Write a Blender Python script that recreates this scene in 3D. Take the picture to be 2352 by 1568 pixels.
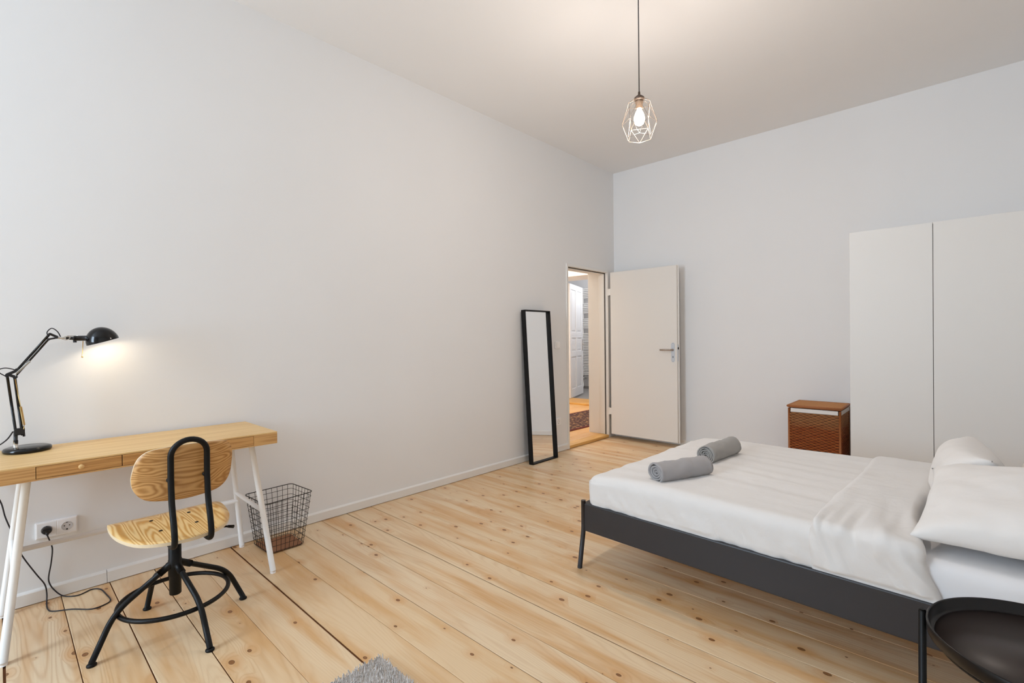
import bpy, bmesh, math, random
from mathutils import Vector, Matrix, noise
random.seed(7)
PI = math.pi
XR, YF, H, T = 4.45, -8.6, 3.355, 0.30    # room: right wall, window wall, ceiling height, wall thickness
S = bpy.context.scene
C = S.collection
for o in list(bpy.data.objects):
    bpy.data.objects.remove(o)

# ------------------------------------------------------------------ camera
CAM = Vector((3.2761, -5.4258, 1.25))
yaw, pitch, roll = 0.75294, -0.004968, -0.010114
f = Vector((-math.sin(yaw)*math.cos(pitch), math.cos(yaw)*math.cos(pitch), math.sin(pitch)))
r = f.cross(Vector((0, 0, 1))).normalized(); u = r.cross(f)
r2 = r*math.cos(roll)+u*math.sin(roll); u2 = -r*math.sin(roll)+u*math.cos(roll)
cd = bpy.data.cameras.new('camera'); cam = bpy.data.objects.new('camera', cd); C.objects.link(cam)
M = Matrix((r2, u2, -f)).transposed().to_4x4(); M.translation = CAM
cam.matrix_world = M
cd.sensor_width = 36; cd.lens = 1107.94/2352*36; cd.clip_start = 0.02
S.camera = cam
# ------------------------------------------------------------------ world, light, exposure
S.view_settings.view_transform = 'Standard'; S.view_settings.look = 'None'
S.view_settings.gamma = 1; S.view_settings.use_curve_mapping = False
S.view_settings.exposure = 0.19
S.cycles.max_bounces = 14; S.cycles.diffuse_bounces = 8; S.cycles.glossy_bounces = 4
S.cycles.sample_clamp_indirect = 6
S.cycles.use_denoising = True
W = bpy.data.worlds.new('sky'); S.world = W; W.use_nodes = True
W.node_tree.nodes['Background'].inputs[0].default_value = (0.78, 0.88, 1.0, 1)
W.node_tree.nodes['Background'].inputs[1].default_value = 0.5

def area(name, loc, rot, sx, sy, p, col):
    d = bpy.data.lights.new(name, 'AREA'); d.shape = 'RECTANGLE'; d.size = sx; d.size_y = sy
    d.energy = p; d.color = col
    o = bpy.data.objects.new(name, d); C.objects.link(o); o.location = loc; o.rotation_euler = rot
    return o
def point(name, loc, p, col, rad=0.05):
    d = bpy.data.lights.new(name, 'POINT'); d.energy = p; d.color = col; d.shadow_soft_size = rad
    o = bpy.data.objects.new(name, d); C.objects.link(o); o.location = loc
    return o
# overcast daylight standing in the two window openings of the wall behind the camera
area('window_daylight', (0.95, YF-.04, 1.95), (PI/2, 0, 0), 1.1, 2.2, 120, (0.67, 0.83, 1.0))
point('pendant_light', (1.872, -2.8, 2.50), 31, (1.0, 0.88, 0.79), 0.05)
point('hall_light', (-1.3, 0.3, 2.7), 62, (1.0, 0.91, 0.80), 0.15)
point('bathroom_light', (-2.0, 3.3, 2.7), 40, (0.93, 0.96, 1.0), 0.15)

# ------------------------------------------------------------------ materials
def hexc(h):
    h = h.lstrip('#'); v = [int(h[i:i+2], 16)/255 for i in (0, 2, 4)]
    return tuple(((c/12.92) if c <= .04045 else ((c+.055)/1.055)**2.4) for c in v)+(1,)
def nm(name):
    m = bpy.data.materials.new(name); m.use_nodes = True
    nt = m.node_tree; b = nt.nodes['Principled BSDF']
    return m, nt, b
def N(nt, t, **k):
    n = nt.nodes.new(t)
    for a, v in k.items():
        if a.startswith('i_'):
            key = a[2:]; key = int(key) if key.isdigit() else key
            n.inputs[key].default_value = v
        else: setattr(n, a, v)
    return n
def mathn(nt, op, a, b=None, c=None, clamp=False):
    n = nt.nodes.new('ShaderNodeMath'); n.operation = op; n.use_clamp = clamp
    for i, v in enumerate((a, b, c)):
        if v is None: continue
        if isinstance(v, (int, float)): n.inputs[i].default_value = v
        else: nt.links.new(v, n.inputs[i])
    return n.outputs[0]
def mixc(nt, fac, a, b):
    n = nt.nodes.new('ShaderNodeMix'); n.data_type = 'RGBA'
    for s, v in ((n.inputs[0], fac), (n.inputs[6], a), (n.inputs[7], b)):
        if isinstance(v, (int, float)): s.default_value = v
        elif isinstance(v, tuple): s.default_value = v
        else: nt.links.new(v, s)
    return n.outputs[2]
def simple(name, col, rough=0.5, metal=0.0, bump=0, bscale=60, spec=0.5, coat=0, sheen=0):
    m, nt, b = nm(name)
    b.inputs['Base Color'].default_value = hexc(col) if isinstance(col, str) else col
    b.inputs['Roughness'].default_value = rough; b.inputs['Metallic'].default_value = metal
    b.inputs['Specular IOR Level'].default_value = spec
    b.inputs['Coat Weight'].default_value = coat
    b.inputs['Sheen Weight'].default_value = sheen
    if bump:
        tc = N(nt, 'ShaderNodeTexCoord'); t = N(nt, 'ShaderNodeTexNoise', i_Scale=bscale, i_Detail=4.0)
        nt.links.new(tc.outputs['Object'], t.inputs['Vector'])
        bp = N(nt, 'ShaderNodeBump', i_Strength=bump, i_Distance=0.01)
        nt.links.new(t.outputs['Fac'], bp.inputs['Height']); nt.links.new(bp.outputs[0], b.inputs['Normal'])
    return m
def emis(name, col, s):
    m, nt, b = nm(name)
    b.inputs['Base Color'].default_value = col
    b.inputs['Emission Color'].default_value = col; b.inputs['Emission Strength'].default_value = s
    return m

def ramp(nt, fac, stops):
    n = nt.nodes.new('ShaderNodeValToRGB'); cr = n.color_ramp
    while len(cr.elements) < len(stops): cr.elements.new(0.5)
    for e, (p, c) in zip(cr.elements, stops): e.position = p; e.color = c
    nt.links.new(fac, n.inputs[0]); return n.outputs[0]

def pine_floor(name, along='x', honey=0.0, light='#e2cbaa', dark='#cfa271'):
    """oiled pine: soft grain bands along the board, fine growth lines, scattered brown knots"""
    m, nt, b = nm(name); L = nt.links
    geo = N(nt, 'ShaderNodeNewGeometry'); oi = N(nt, 'ShaderNodeObjectInfo')
    sep = N(nt, 'ShaderNodeSeparateXYZ'); L.new(geo.outputs['Position'], sep.inputs[0])
    a, c = (sep.outputs[0], sep.outputs[1]) if along == 'x' else (sep.outputs[1], sep.outputs[0])
    rnd = oi.outputs['Random']
    off = mathn(nt, 'MULTIPLY', rnd, 37.0)
    ax = mathn(nt, 'ADD', a, off)
    # knots: one possible knot per cell, kept in about a third of the cells
    kv = N(nt, 'ShaderNodeCombineXYZ')
    L.new(mathn(nt, 'MULTIPLY', ax, 5.2), kv.inputs[0]); L.new(mathn(nt, 'MULTIPLY', c, 8.0), kv.inputs[1]); L.new(off, kv.inputs[2])
    kv2 = N(nt, 'ShaderNodeTexVoronoi', voronoi_dimensions='2D', i_Scale=1.0, i_Randomness=0.9)
    L.new(kv.outputs[0], kv2.inputs['Vector'])
    dist = kv2.outputs['Distance']
    ksep = N(nt, 'ShaderNodeSeparateColor'); L.new(kv2.outputs['Color'], ksep.inputs[0])
    size = mathn(nt, 'MULTIPLY', mathn(nt, 'SUBTRACT', ksep.outputs[0], 0.42), 0.16)    # only positive cells show a knot
    size = mathn(nt, 'MINIMUM', size, 0.095)
    size = mathn(nt, 'MAXIMUM', size, -0.05)
    kd = mathn(nt, 'SUBTRACT', size, dist)                     # >0 inside a knot
    knot = mathn(nt, 'MULTIPLY', kd, 60.0, clamp=True)
    halo_d = mathn(nt, 'SUBTRACT', mathn(nt, 'MULTIPLY_ADD', size, 4.5, 0.03), dist)
    halo = mathn(nt, 'MULTIPLY', halo_d, 3.5, clamp=True)
    # grain
    gv = N(nt, 'ShaderNodeCombineXYZ')
    L.new(mathn(nt, 'MULTIPLY', ax, 0.55), gv.inputs[0]); L.new(mathn(nt, 'MULTIPLY', c, 5.5), gv.inputs[1]); L.new(off, gv.inputs[2])
    g1 = N(nt, 'ShaderNodeTexNoise', i_Scale=1.0, i_Detail=1.5, i_Roughness=0.4); L.new(gv.outputs[0], g1.inputs['Vector'])
    flow = mathn(nt, 'MULTIPLY_ADD', halo, 0.05, g1.outputs['Fac'])
    lines = mathn(nt, 'SINE', mathn(nt, 'MULTIPLY', flow, 210.0))
    lines = mathn(nt, 'POWER', mathn(nt, 'MULTIPLY_ADD', lines, 0.5, 0.5), 3.0)
    gv3 = N(nt, 'ShaderNodeCombineXYZ')
    L.new(mathn(nt, 'MULTIPLY', ax, 1.1), gv3.inputs[0]); L.new(mathn(nt, 'MULTIPLY', c, 11.0), gv3.inputs[1]); L.new(off, gv3.inputs[2])
    g3 = N(nt, 'ShaderNodeTexNoise', i_Scale=1.0, i_Detail=3.0, i_Roughness=0.55); L.new(gv3.outputs[0], g3.inputs['Vector'])
    band = mathn(nt, 'MULTIPLY', mathn(nt, 'SUBTRACT', g3.outputs['Fac'], 0.44), 4.5, clamp=True)
    base = mixc(nt, band, hexc(light), hexc(dark))
    # fine streaks
    gv4 = N(nt, 'ShaderNodeCombineXYZ')
    L.new(mathn(nt, 'MULTIPLY', ax, 3.0), gv4.inputs[0]); L.new(mathn(nt, 'MULTIPLY', c, 150.0), gv4.inputs[1])
    g4 = N(nt, 'ShaderNodeTexNoise', i_Scale=1.0, i_Detail=2.0); L.new(gv4.outputs[0], g4.inputs['Vector'])
    base = mixc(nt, mathn(nt, 'MULTIPLY', mathn(nt, 'SUBTRACT', g4.outputs['Fac'], 0.55), 0.9, clamp=True), base, hexc('#b98d5e'))
    lstr = mathn(nt, 'MULTIPLY', mathn(nt, 'MULTIPLY_ADD', mathn(nt, 'FRACT', mathn(nt, 'MULTIPLY', rnd, 7.3)), 0.30, 0.06), lines)
    base = mixc(nt, lstr, base, hexc('#ae7c4c'))
    tint = mathn(nt, 'MULTIPLY', rnd, 0.35)
    base = mixc(nt, tint, base, hexc('#d8b07a'))
    # orange cast around knots, then the knots themselves
    base = mixc(nt, mathn(nt, 'MULTIPLY', halo, 0.45), base, hexc('#c98d4e'))
    ringd = mathn(nt, 'MULTIPLY', mathn(nt, 'ABSOLUTE', mathn(nt, 'SUBTRACT', kd, 0.012)), 50.0, clamp=True)
    kcol = mixc(nt, ringd, hexc('#48290f'), hexc('#83532c'))
    base = mixc(nt, mathn(nt, 'MULTIPLY', knot, 0.9), base, kcol)
    if honey: base = mixc(nt, honey, base, hexc('#d29a45'))
    L.new(base, b.inputs['Base Color'])
    b.inputs['Roughness'].default_value = 0.34
    b.inputs['Specular IOR Level'].default_value = 0.35
    bp = N(nt, 'ShaderNodeBump', i_Strength=0.05, i_Distance=0.004)
    L.new(lines, bp.inputs['Height']); L.new(bp.outputs[0], b.inputs['Normal'])
    return m

def grain_wood(name, light, dark, axis=1, stretch=12.0, k=40.0, strength=0.6, scale=3.0, rough=0.42, power=1.5, seed=0.0, blotch=0.0):
    """board or veneer with visible growth lines running along one object axis"""
    m, nt, b = nm(name); L = nt.links
    tc = N(nt, 'ShaderNodeTexCoord'); mp = N(nt, 'ShaderNodeMapping')
    sc = [scale*stretch]*3; sc[axis] = scale
    mp.inputs['Scale'].default_value = sc; mp.inputs['Location'].default_value = (seed, seed*1.7, seed*.3)
    L.new(tc.outputs['Object'], mp.inputs['Vector'])
    n1 = N(nt, 'ShaderNodeTexNoise', i_Scale=1.0, i_Detail=1.5, i_Roughness=0.45); L.new(mp.outputs[0], n1.inputs['Vector'])
    s = mathn(nt, 'SINE', mathn(nt, 'MULTIPLY', n1.outputs['Fac'], k))
    s = mathn(nt, 'POWER', mathn(nt, 'MULTIPLY_ADD', s, 0.5, 0.5), power)
    n2 = N(nt, 'ShaderNodeTexNoise', i_Scale=7.0, i_Detail=3.0); L.new(mp.outputs[0], n2.inputs['Vector'])
    fac = mathn(nt, 'MULTIPLY', s, strength)
    fac = mathn(nt, 'MULTIPLY_ADD', mathn(nt, 'SUBTRACT', n2.outputs['Fac'], 0.5), 0.35, fac, clamp=True)
    L.new(mixc(nt, fac, hexc(light), hexc(dark)), b.inputs['Base Color'])
    b.inputs['Roughness'].default_value = rough; b.inputs['Specular IOR Level'].default_value = 0.35
    return m

def plaster(name, col):
    m, nt, b = nm(name); L = nt.links
    geo = N(nt, 'ShaderNodeNewGeometry')
    n1 = N(nt, 'ShaderNodeTexNoise', i_Scale=1.3, i_Detail=3.0); L.new(geo.outputs['Position'], n1.inputs['Vector'])
    n2 = N(nt, 'ShaderNodeTexNoise', i_Scale=90.0, i_Detail=2.0); L.new(geo.outputs['Position'], n2.inputs['Vector'])
    c = hexc(col); d = tuple(v*0.965 for v in c[:3])+(1,)
    L.new(mixc(nt, n1.outputs['Fac'], c, d), b.inputs['Base Color'])
    b.inputs['Roughness'].default_value = 0.85; b.inputs['Specular IOR Level'].default_value = 0.15
    h = mathn(nt, 'MULTIPLY_ADD', n1.outputs['Fac'], 4.0, mathn(nt, 'MULTIPLY', n2.outputs['Fac'], 0.12))
    bp = N(nt, 'ShaderNodeBump', i_Strength=0.10, i_Distance=0.01); L.new(h, bp.inputs['Height']); L.new(bp.outputs[0], b.inputs['Normal'])
    return m

def cloth(name, col, rough=0.9, bump=0.12, scale=900, wrinkle=0.0):
    m, nt, b = nm(name); L = nt.links
    tc = N(nt, 'ShaderNodeTexCoord')
    n1 = N(nt, 'ShaderNodeTexNoise', i_Scale=float(scale), i_Detail=2.0); L.new(tc.outputs['Object'], n1.inputs['Vector'])
    b.inputs['Base Color'].default_value = hexc(col); b.inputs['Roughness'].default_value = rough
    b.inputs['Specular IOR Level'].default_value = 0.1; b.inputs['Sheen Weight'].default_value = 0.15
    n2 = N(nt, 'ShaderNodeTexNoise', i_Scale=9.0, i_Detail=4.0, i_Distortion=0.6); L.new(tc.outputs['Object'], n2.inputs['Vector'])
    h = mathn(nt, 'MULTIPLY_ADD', n2.outputs['Fac'], wrinkle, mathn(nt, 'MULTIPLY', n1.outputs['Fac'], 0.06))
    bp = N(nt, 'ShaderNodeBump', i_Strength=bump, i_Distance=0.02); L.new(h, bp.inputs['Height']); L.new(bp.outputs[0], b.inputs['Normal'])
    return m

M_wall = plaster('wall_paint', '#e9e9e9')
M_ceil = plaster('ceiling_paint', '#eeedec')
M_hall = plaster('hall_paint', '#efece8')
M_trim = simple('white_lacquer', '#e6e4e0', 0.38)
M_door = simple('door_lacquer', '#e2deD8', 0.42)
M_gap = simple('rubber_seal', '#4c4238', 0.8)
M_seal = simple('grey_seal', '#7d7468', 0.7)
M_sub = simple('subfloor_wood', '#6e4322', 0.9)
M_floor = pine_floor('pine_floor')
M_floorh = pine_floor('hall_pine', 'y', 0.55)
M_sill = grain_wood('sill_wood', '#dcb069', '#b37a34', 1, 10, 30, 0.5, 1.5)
M_sill2 = grain_wood('far_sill_wood', '#d3a45a', '#a96d2c', 0, 10, 30, 0.5, 1.5)
M_desk = grain_wood('bamboo_veneer', '#dfbc83', '#c69a5e', 1, 30, 18, 0.5, 1.6, 0.4)
M_deskf = grain_wood('bamboo_edge', '#cfa36a', '#a87743', 1, 30, 22, 0.6, 2.2, 0.4, seed=3.0)
M_deskfront = grain_wood('bamboo_drawer', '#c99a60', '#a2703c', 1, 30, 22, 0.6, 2.2, 0.4, seed=8.0)
M_knob = grain_wood('knob_wood', '#d9b27a', '#c39658', 0, 8, 10, 0.4, 6)
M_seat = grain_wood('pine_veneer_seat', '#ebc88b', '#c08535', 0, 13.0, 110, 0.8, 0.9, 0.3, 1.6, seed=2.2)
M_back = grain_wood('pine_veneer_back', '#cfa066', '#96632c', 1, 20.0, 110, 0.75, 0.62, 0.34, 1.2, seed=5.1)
M_edge = simple('plywood_edge', '#d9c5a4', 0.6)
M_black = simple('black_powder_coat', '#0a0a0a', 0.45, spec=.25)
M_blackg = simple('black_gloss', '#070607', 0.14, spec=.4)
M_blackm = simple('black_frame', '#0a0909', 0.5, spec=.25)
M_plug = simple('black_plastic', '#151416', 0.4)
M_cord = simple('black_cable', '#17121a', 0.5)
M_chrome = simple('chrome', '#c9c6c0', 0.22, 1.0)
M_steel = simple('brushed_steel', '#a3968a', 0.35, 1.0)
M_alu = simple('aluminium_plate', '#c8ccd2', 0.42, 0.6)
M_brass = simple('brass_spring', '#c9ab72', 0.3, 1.0)
M_white = simple('white_powder_coat', '#eceae6', 0.35)
M_sock = simple('white_plastic', '#f0efef', 0.3)
M_dark = simple('dark_hole', '#0c0c0c', 0.8)
M_mirror = simple('mirror_glass', (0.93, 0.93, 0.92, 1), 0.0, 1.0)
M_bed = simple('anthracite_metal', '#29282b', 0.42, bump=0.02, bscale=300)
M_sheet = cloth('white_sheet', '#dddcdd', wrinkle=0.4)
M_duvet = cloth('white_duvet_cotton', '#dcd9d6', wrinkle=1.0, bump=0.30)
M_pillow = cloth('white_pillow_cotton', '#e2dedA', wrinkle=0.9, bump=0.22)
M_towel = cloth('grey_towel', '#9f9c9c', 0.95, 0.35, 500, 0.3)
M_towel2 = cloth('grey_towel_darker', '#9a9793', 0.95, 0.35, 500, 0.3)
M_cab = simple('wardrobe_white_foil', '#e4e2de', 0.45)
M_wire = simple('black_wire', '#171312', 0.4, 0.3)
M_plate = simple('brown_fibre_plate', '#8f6040', 0.8, bump=0.2)
M_tray = simple('black_tray', '#0f0b0a', 0.32, spec=.3)
M_trayin = simple('black_tray_floor', '#2a211e', 0.4, spec=.35)
M_liner = cloth('white_liner', '#e3e0dc')
M_tile = simple('grey_bath_floor', '#8f8c8a', 0.5)
M_rad = simple('radiator_white', '#dfdedb', 0.3)
M_bathw = plaster('bath_wall', '#d9d9da')

def wicker(name, c1, c2, c3):
    m, nt, b = nm(name); L = nt.links
    geo = N(nt, 'ShaderNodeNewGeometry'); sep = N(nt, 'ShaderNodeSeparateXYZ'); L.new(geo.outputs['Position'], sep.inputs[0])
    mp = N(nt, 'ShaderNodeMapping'); mp.inputs['Scale'].default_value = (9, 9, 75); L.new(geo.outputs['Position'], mp.inputs[0])
    n = N(nt, 'ShaderNodeTexNoise', i_Scale=1.0, i_Detail=3.0); L.new(mp.outputs[0], n.inputs['Vector'])
    fac = mathn(nt, 'MULTIPLY', mathn(nt, 'SUBTRACT', n.outputs['Fac'], 0.3), 2.2, clamp=True)
    base = mixc(nt, fac, hexc(c1), hexc(c2))
    top = mathn(nt, 'MULTIPLY', mathn(nt, 'SUBTRACT', mathn(nt, 'MULTIPLY_ADD', n.outputs['Fac'], 0.14, sep.outputs[2]), 0.48), 16.0, clamp=True)
    base = mixc(nt, mathn(nt, 'MULTIPLY', top, 0.85), base, hexc(c3))
    L.new(base, b.inputs['Base Color']); b.inputs['Roughness'].default_value = 0.5
    return m
M_wick = wicker('rattan_weave', '#a04c1c', '#cf7a3c', '#bd8654')
M_wickd = simple('rattan_inside', '#3a1d10', 0.9)
M_wickb = simple('rattan_border', '#a4663a', 0.55, bump=0.4, bscale=120)

def rug_mat():
    m, nt, b = nm('persian_rug'); L = nt.links
    geo = N(nt, 'ShaderNodeNewGeometry')
    sep = N(nt, 'ShaderNodeSeparateXYZ'); L.new(geo.outputs['Position'], sep.inputs[0])
    v = N(nt, 'ShaderNodeTexVoronoi', i_Scale=24.0, distance='MANHATTAN'); L.new(geo.outputs['Position'], v.inputs['Vector'])
    n = N(nt, 'ShaderNodeTexNoise', i_Scale=30.0, i_Detail=3.0); L.new(geo.outputs['Position'], n.inputs['Vector'])
    fac = mathn(nt, 'MULTIPLY_ADD', v.outputs['Distance'], 0.9, mathn(nt, 'MULTIPLY', n.outputs['Fac'], 0.55))
    col = ramp(nt, fac, [(0.25, hexc('#6a2a22')), (0.42, hexc('#c49d68')), (0.52, hexc('#7d3226')), (0.66, hexc('#a58c5c')), (0.8, hexc('#3a1a1c'))])
    e1 = mathn(nt, 'GREATER_THAN', sep.outputs[0], -0.545)
    e2 = mathn(nt, 'LESS_THAN', sep.outputs[0], -1.325)
    col = mixc(nt, mathn(nt, 'MAXIMUM', e1, e2), col, hexc('#56100f'))
    L.new(col, b.inputs['Base Color']); b.inputs['Roughness'].default_value = 0.95
    return m
M_rug = rug_mat()

def pile_mat():
    m, nt, b = nm('grey_pile'); L = nt.links
    geo = N(nt, 'ShaderNodeNewGeometry')
    n = N(nt, 'ShaderNodeTexNoise', i_Scale=160.0, i_Detail=2.0); L.new(geo.outputs['Position'], n.inputs['Vector'])
    L.new(mixc(nt, n.outputs['Fac'], hexc('#cbc4be'), hexc('#f2ede8')), b.inputs['Base Color'])
    b.inputs['Roughness'].default_value = 0.95; b.inputs['Sheen Weight'].default_value = 0.2
    return m
M_pile = pile_mat()

# ------------------------------------------------------------------ mesh helpers
class MB:
    def __init__(s): s.bm = bmesh.new(); s.mats = []
    def box(s, x0, x1, y0, y1, z0, z1, bev=0.0, seg=2, mat=0, M=None):
        bm = bmesh.new(); bmesh.ops.create_cube(bm, size=1)
        for v in bm.verts:
            v.co = Vector(((x0+x1)/2+v.co.x*(x1-x0), (y0+y1)/2+v.co.y*(y1-y0), (z0+z1)/2+v.co.z*(z1-z0)))
        if bev: bmesh.ops.bevel(bm, geom=bm.edges[:], offset=bev, segments=seg, profile=0.5, affect='EDGES')
        if M: bm.transform(M)
        for fc in bm.faces: fc.material_index = mat
        s.add(bm); return s
    def add(s, bm):
        me = bpy.data.meshes.new('t'); bm.to_mesh(me); bm.free(); s.bm.from_mesh(me); bpy.data.meshes.remove(me)
    def tube(s, pts, rad, seg=12, caps=True, closed=False, mat=0, flat=None):
        pts = [Vector(p) for p in pts]; n = len(pts)
        rs = rad if isinstance(rad, (list, tuple)) else [rad]*n
        bm = s.bm; rings = []; up = None
        for i, p in enumerate(pts):
            if closed: t = (pts[(i+1) % n]-pts[i-1]).normalized()
            elif i == 0: t = (pts[1]-p).normalized()
            elif i == n-1: t = (p-pts[-2]).normalized()
            else: t = ((pts[i+1]-p).normalized()+(p-pts[i-1]).normalized()).normalized()
            if up is None:
                up = Vector((0, 0, 1)) if abs(t.z) < .9 else Vector((0, 1, 0))
            up = (up-t*up.dot(t)).normalized(); sd = t.cross(up)
            ring = []
            for k in range(seg):
                a = 2*PI*k/seg
                ring.append(bm.verts.new(p+(up*math.cos(a)*(flat or 1)+sd*math.sin(a))*rs[i]))
            rings.append(ring)
        m = n if closed else n-1
        for i in range(m):
            A, B = rings[i], rings[(i+1) % n]
            for k in range(seg):
                fc = bm.faces.new((A[k], A[(k+1) % seg], B[(k+1) % seg], B[k])); fc.smooth = True; fc.material_index = mat
        if caps and not closed:
            for R_, q in ((rings[0], True), (rings[-1], False)):
                fc = bm.faces.new(R_[::-1] if not q else R_); fc.material_index = mat
        return s
    def lathe(s, prof, c=(0, 0, 0), seg=32, M=None, mat=0, smooth=True):
        bm = bmesh.new(); rings = []
        for (rr, z) in prof:
            if rr < 1e-6: rings.append([bm.verts.new((c[0], c[1], c[2]+z))])
            else: rings.append([bm.verts.new((c[0]+rr*math.cos(2*PI*k/seg), c[1]+rr*math.sin(2*PI*k/seg), c[2]+z)) for k in range(seg)])
        for A, B in zip(rings, rings[1:]):
            for k in range(seg):
                k2 = (k+1) % seg
                if len(A) == 1 and len(B) == 1: continue
                if len(A) == 1: fc = bm.faces.new((A[0], B[k2], B[k]))
                elif len(B) == 1: fc = bm.faces.new((A[k], A[k2], B[0]))
                else: fc = bm.faces.new((A[k], A[k2], B[k2], B[k]))
                fc.smooth = smooth; fc.material_index = mat
        if M: bm.transform(M)
        bmesh.ops.recalc_face_normals(bm, faces=bm.faces[:])
        s.add(bm); return s
    def prism(s, pts2, z0, z1, bev=0.0, fz=None, M=None, smooth=False, mats=(0, 0)):
        """outline pts2 (x,y) extruded z0..z1"""
        bm = bmesh.new()
        lo = [bm.verts.new((x, y, z0)) for x, y in pts2]; hi = [bm.verts.new((x, y, z1)) for x, y in pts2]
        a = bm.faces.new(lo[::-1]); b_ = bm.faces.new(hi); n = len(pts2)
        for k in range(n):
            fc = bm.faces.new((lo[k], lo[(k+1) % n], hi[(k+1) % n], hi[k])); fc.smooth = smooth; fc.material_index = mats[1]
        if bev:
            es = [e for e in bm.edges if len([q for q in e.link_faces if q in (a, b_)]) == 1]
            bmesh.ops.bevel(bm, geom=es, offset=bev, segments=2, profile=.5, affect='EDGES')
        if M: bm.transform(M)
        bmesh.ops.recalc_face_normals(bm, faces=bm.faces[:])
        s.add(bm); return s
    def build(s, name, mat, parent=None, loc=None, rot=None, smooth=None):
        me = bpy.data.meshes.new(name); s.bm.to_mesh(me); s.bm.free()
        for m in (mat if isinstance(mat, (list, tuple)) else [mat]): me.materials.append(m)
        o = bpy.data.objects.new(name, me); C.objects.link(o)
        if parent is not None: o.parent = parent
        if loc is not None: o.location = loc
        if rot is not None: o.rotation_euler = rot
        if smooth:
            for p in me.polygons: p.use_smooth = True
        return o

def tag(o, label=None, cat=None, group=None, kind=None):
    for k, v in (('label', label), ('category', cat), ('group', group), ('kind', kind)):
        if v: o[k] = v
    return o
def thing(name, label, cat, loc=(0, 0, 0), rz=0, group=None):
    o = bpy.data.objects.new(name, None); C.objects.link(o); o.location = loc; o.rotation_euler = (0, 0, rz)
    o.empty_display_size = 0.1
    return tag(o, label, cat, group)
def struct(o, label=None): return tag(o, label, kind='structure')
def local(parent, pts):
    """world points into a thing's local frame (things here only move and turn about z)"""
    mi = (Matrix.Translation(parent.location) @ Matrix.Rotation(parent.rotation_euler[2], 4, 'Z')).inverted()
    return [mi @ Vector(p) for p in pts]
def spline(pts, n=6, closed=False):
    P = [Vector(p) for p in pts]; out = []; m = len(P)
    rng = range(m) if closed else range(m-1)
    for i in rng:
        if closed: p0, p1, p2, p3 = P[i-1], P[i], P[(i+1) % m], P[(i+2) % m]
        else: p0, p1, p2, p3 = P[max(i-1, 0)], P[i], P[i+1], P[min(i+2, m-1)]
        for k in range(n):
            t = k/n
            out.append(.5*((2*p1)+(p2-p0)*t+(2*p0-5*p1+4*p2-p3)*t*t+(3*p1-p0-3*p2+p3)*t**3))
    if not closed: out.append(P[-1])
    return out
def fillet(pts, r, n=6):
    P = [Vector(p) for p in pts]; out = [P[0]]
    for i in range(1, len(P)-1):
        a, b_, c_ = P[i-1], P[i], P[i+1]
        d1 = (a-b_); d2 = (c_-b_); q = min(r, d1.length*.45, d2.length*.45)
        s0 = b_+d1.normalized()*q; s1 = b_+d2.normalized()*q
        for k in range(n+1):
            t = k/n; out.append((1-t)**2*s0+2*t*(1-t)*b_+t*t*s1)
    out.append(P[-1]); return out

# ------------------------------------------------------------------ the room
# left wall with the doorway
w = MB()
w.box(-T, 0, YF, -1.03, -.05, H); w.box(-T, 0, -0.15, 0, -.05, H); w.box(-T, 0, -1.03, -.15, 2.09, H)
struct(w.build('wall_left', M_wall))
w = MB(); w.box(-T, XR+.2, 0, .2, -.05, H)
struct(w.build('wall_back', M_wall))
w = MB(); w.box(XR, XR+.2, YF, 0, -.05, H); struct(w.build('wall_right', M_wall))
w = MB()
for a, b_ in ((-T, .4), (1.5, XR+.2)): w.box(a, b_, YF-.3, YF, -.05, H)
for a, b_ in ((.4, 1.5),): w.box(a, b_, YF-.3, YF, -.05, .85); w.box(a, b_, YF-.3, YF, 3.05, H)
struct(w.build('wall_front', M_wall))
w = MB(); w.box(-T, XR+.2, YF-.3, .2, H, H+.15); struct(w.build('ceiling', M_ceil))
for i, x in enumerate((.4,)):
    w = MB(); y0 = YF-.2
    for a, b_, z0, z1 in ((x, x+.07, .85, 3.05), (x+1.03, x+1.1, .85, 3.05), (x+.51, x+.59, .85, 3.05), (x+.07, x+1.03, .85, .93), (x+.07, x+1.03, 2.97, 3.05), (x+.07, x+1.03, 2.3, 2.37)):
        w.box(a, b_, y0, y0+.06, z0, z1, .005)
    o = w.build('window_%d' % (i+1), M_trim); struct(o)
    w = MB(); w.box(x-.03, x+1.13, YF-.02, YF+.12, .82, .85, .005); w.build('window_sill', M_trim, o)

# floor: sub floor and single pine boards
w = MB(); w.box(-.02, XR, YF, 0, -.05, -.0065)
FL = struct(w.build('floor', M_sub), 'wide knotty pine floor boards')
ys = [-8.6, -8.4, -8.2, -8.0, -7.8, -7.6, -7.4, -7.2, -7.0, -6.8, -6.6, -6.4, -6.2, -6.0, -5.80, -5.61, -5.42, -5.222, -5.0363, -4.8452, -4.6581, -4.4654, -4.2739, -4.0834, -3.8977, -3.7077, -3.514, -3.327, -3.133, -2.9527, -2.757, -2.565, -2.373, -2.18, -1.987, -1.79, -1.594, -1.40, -1.21, -1.019, -.82, -.62, -.42, -.21, 0]
gaps = {-5.42: .008, -5.222: .003, -5.0363: .0045, -4.8452: .004, -4.4654: .010, -4.0834: .004, -3.8977: .003, -3.7077: .0065, -3.514: .004, -3.327: .0035, -2.757: .0025, -2.373: .0035, -1.987: .002, -1.594: .0025, -1.019: .002}
rb = random.Random(3)
for i in range(len(ys)-1):
    g0 = gaps.get(ys[i], .0014)/2; g1 = gaps.get(ys[i+1], .0014)/2
    dz = rb.uniform(-.0006, .0006)
    w = MB(); w.box(0.004, XR, ys[i]+g0, ys[i+1]-g1, -.0062, dz, .0012, 1)
    w.build('floor_board', M_floor, FL)

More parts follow.
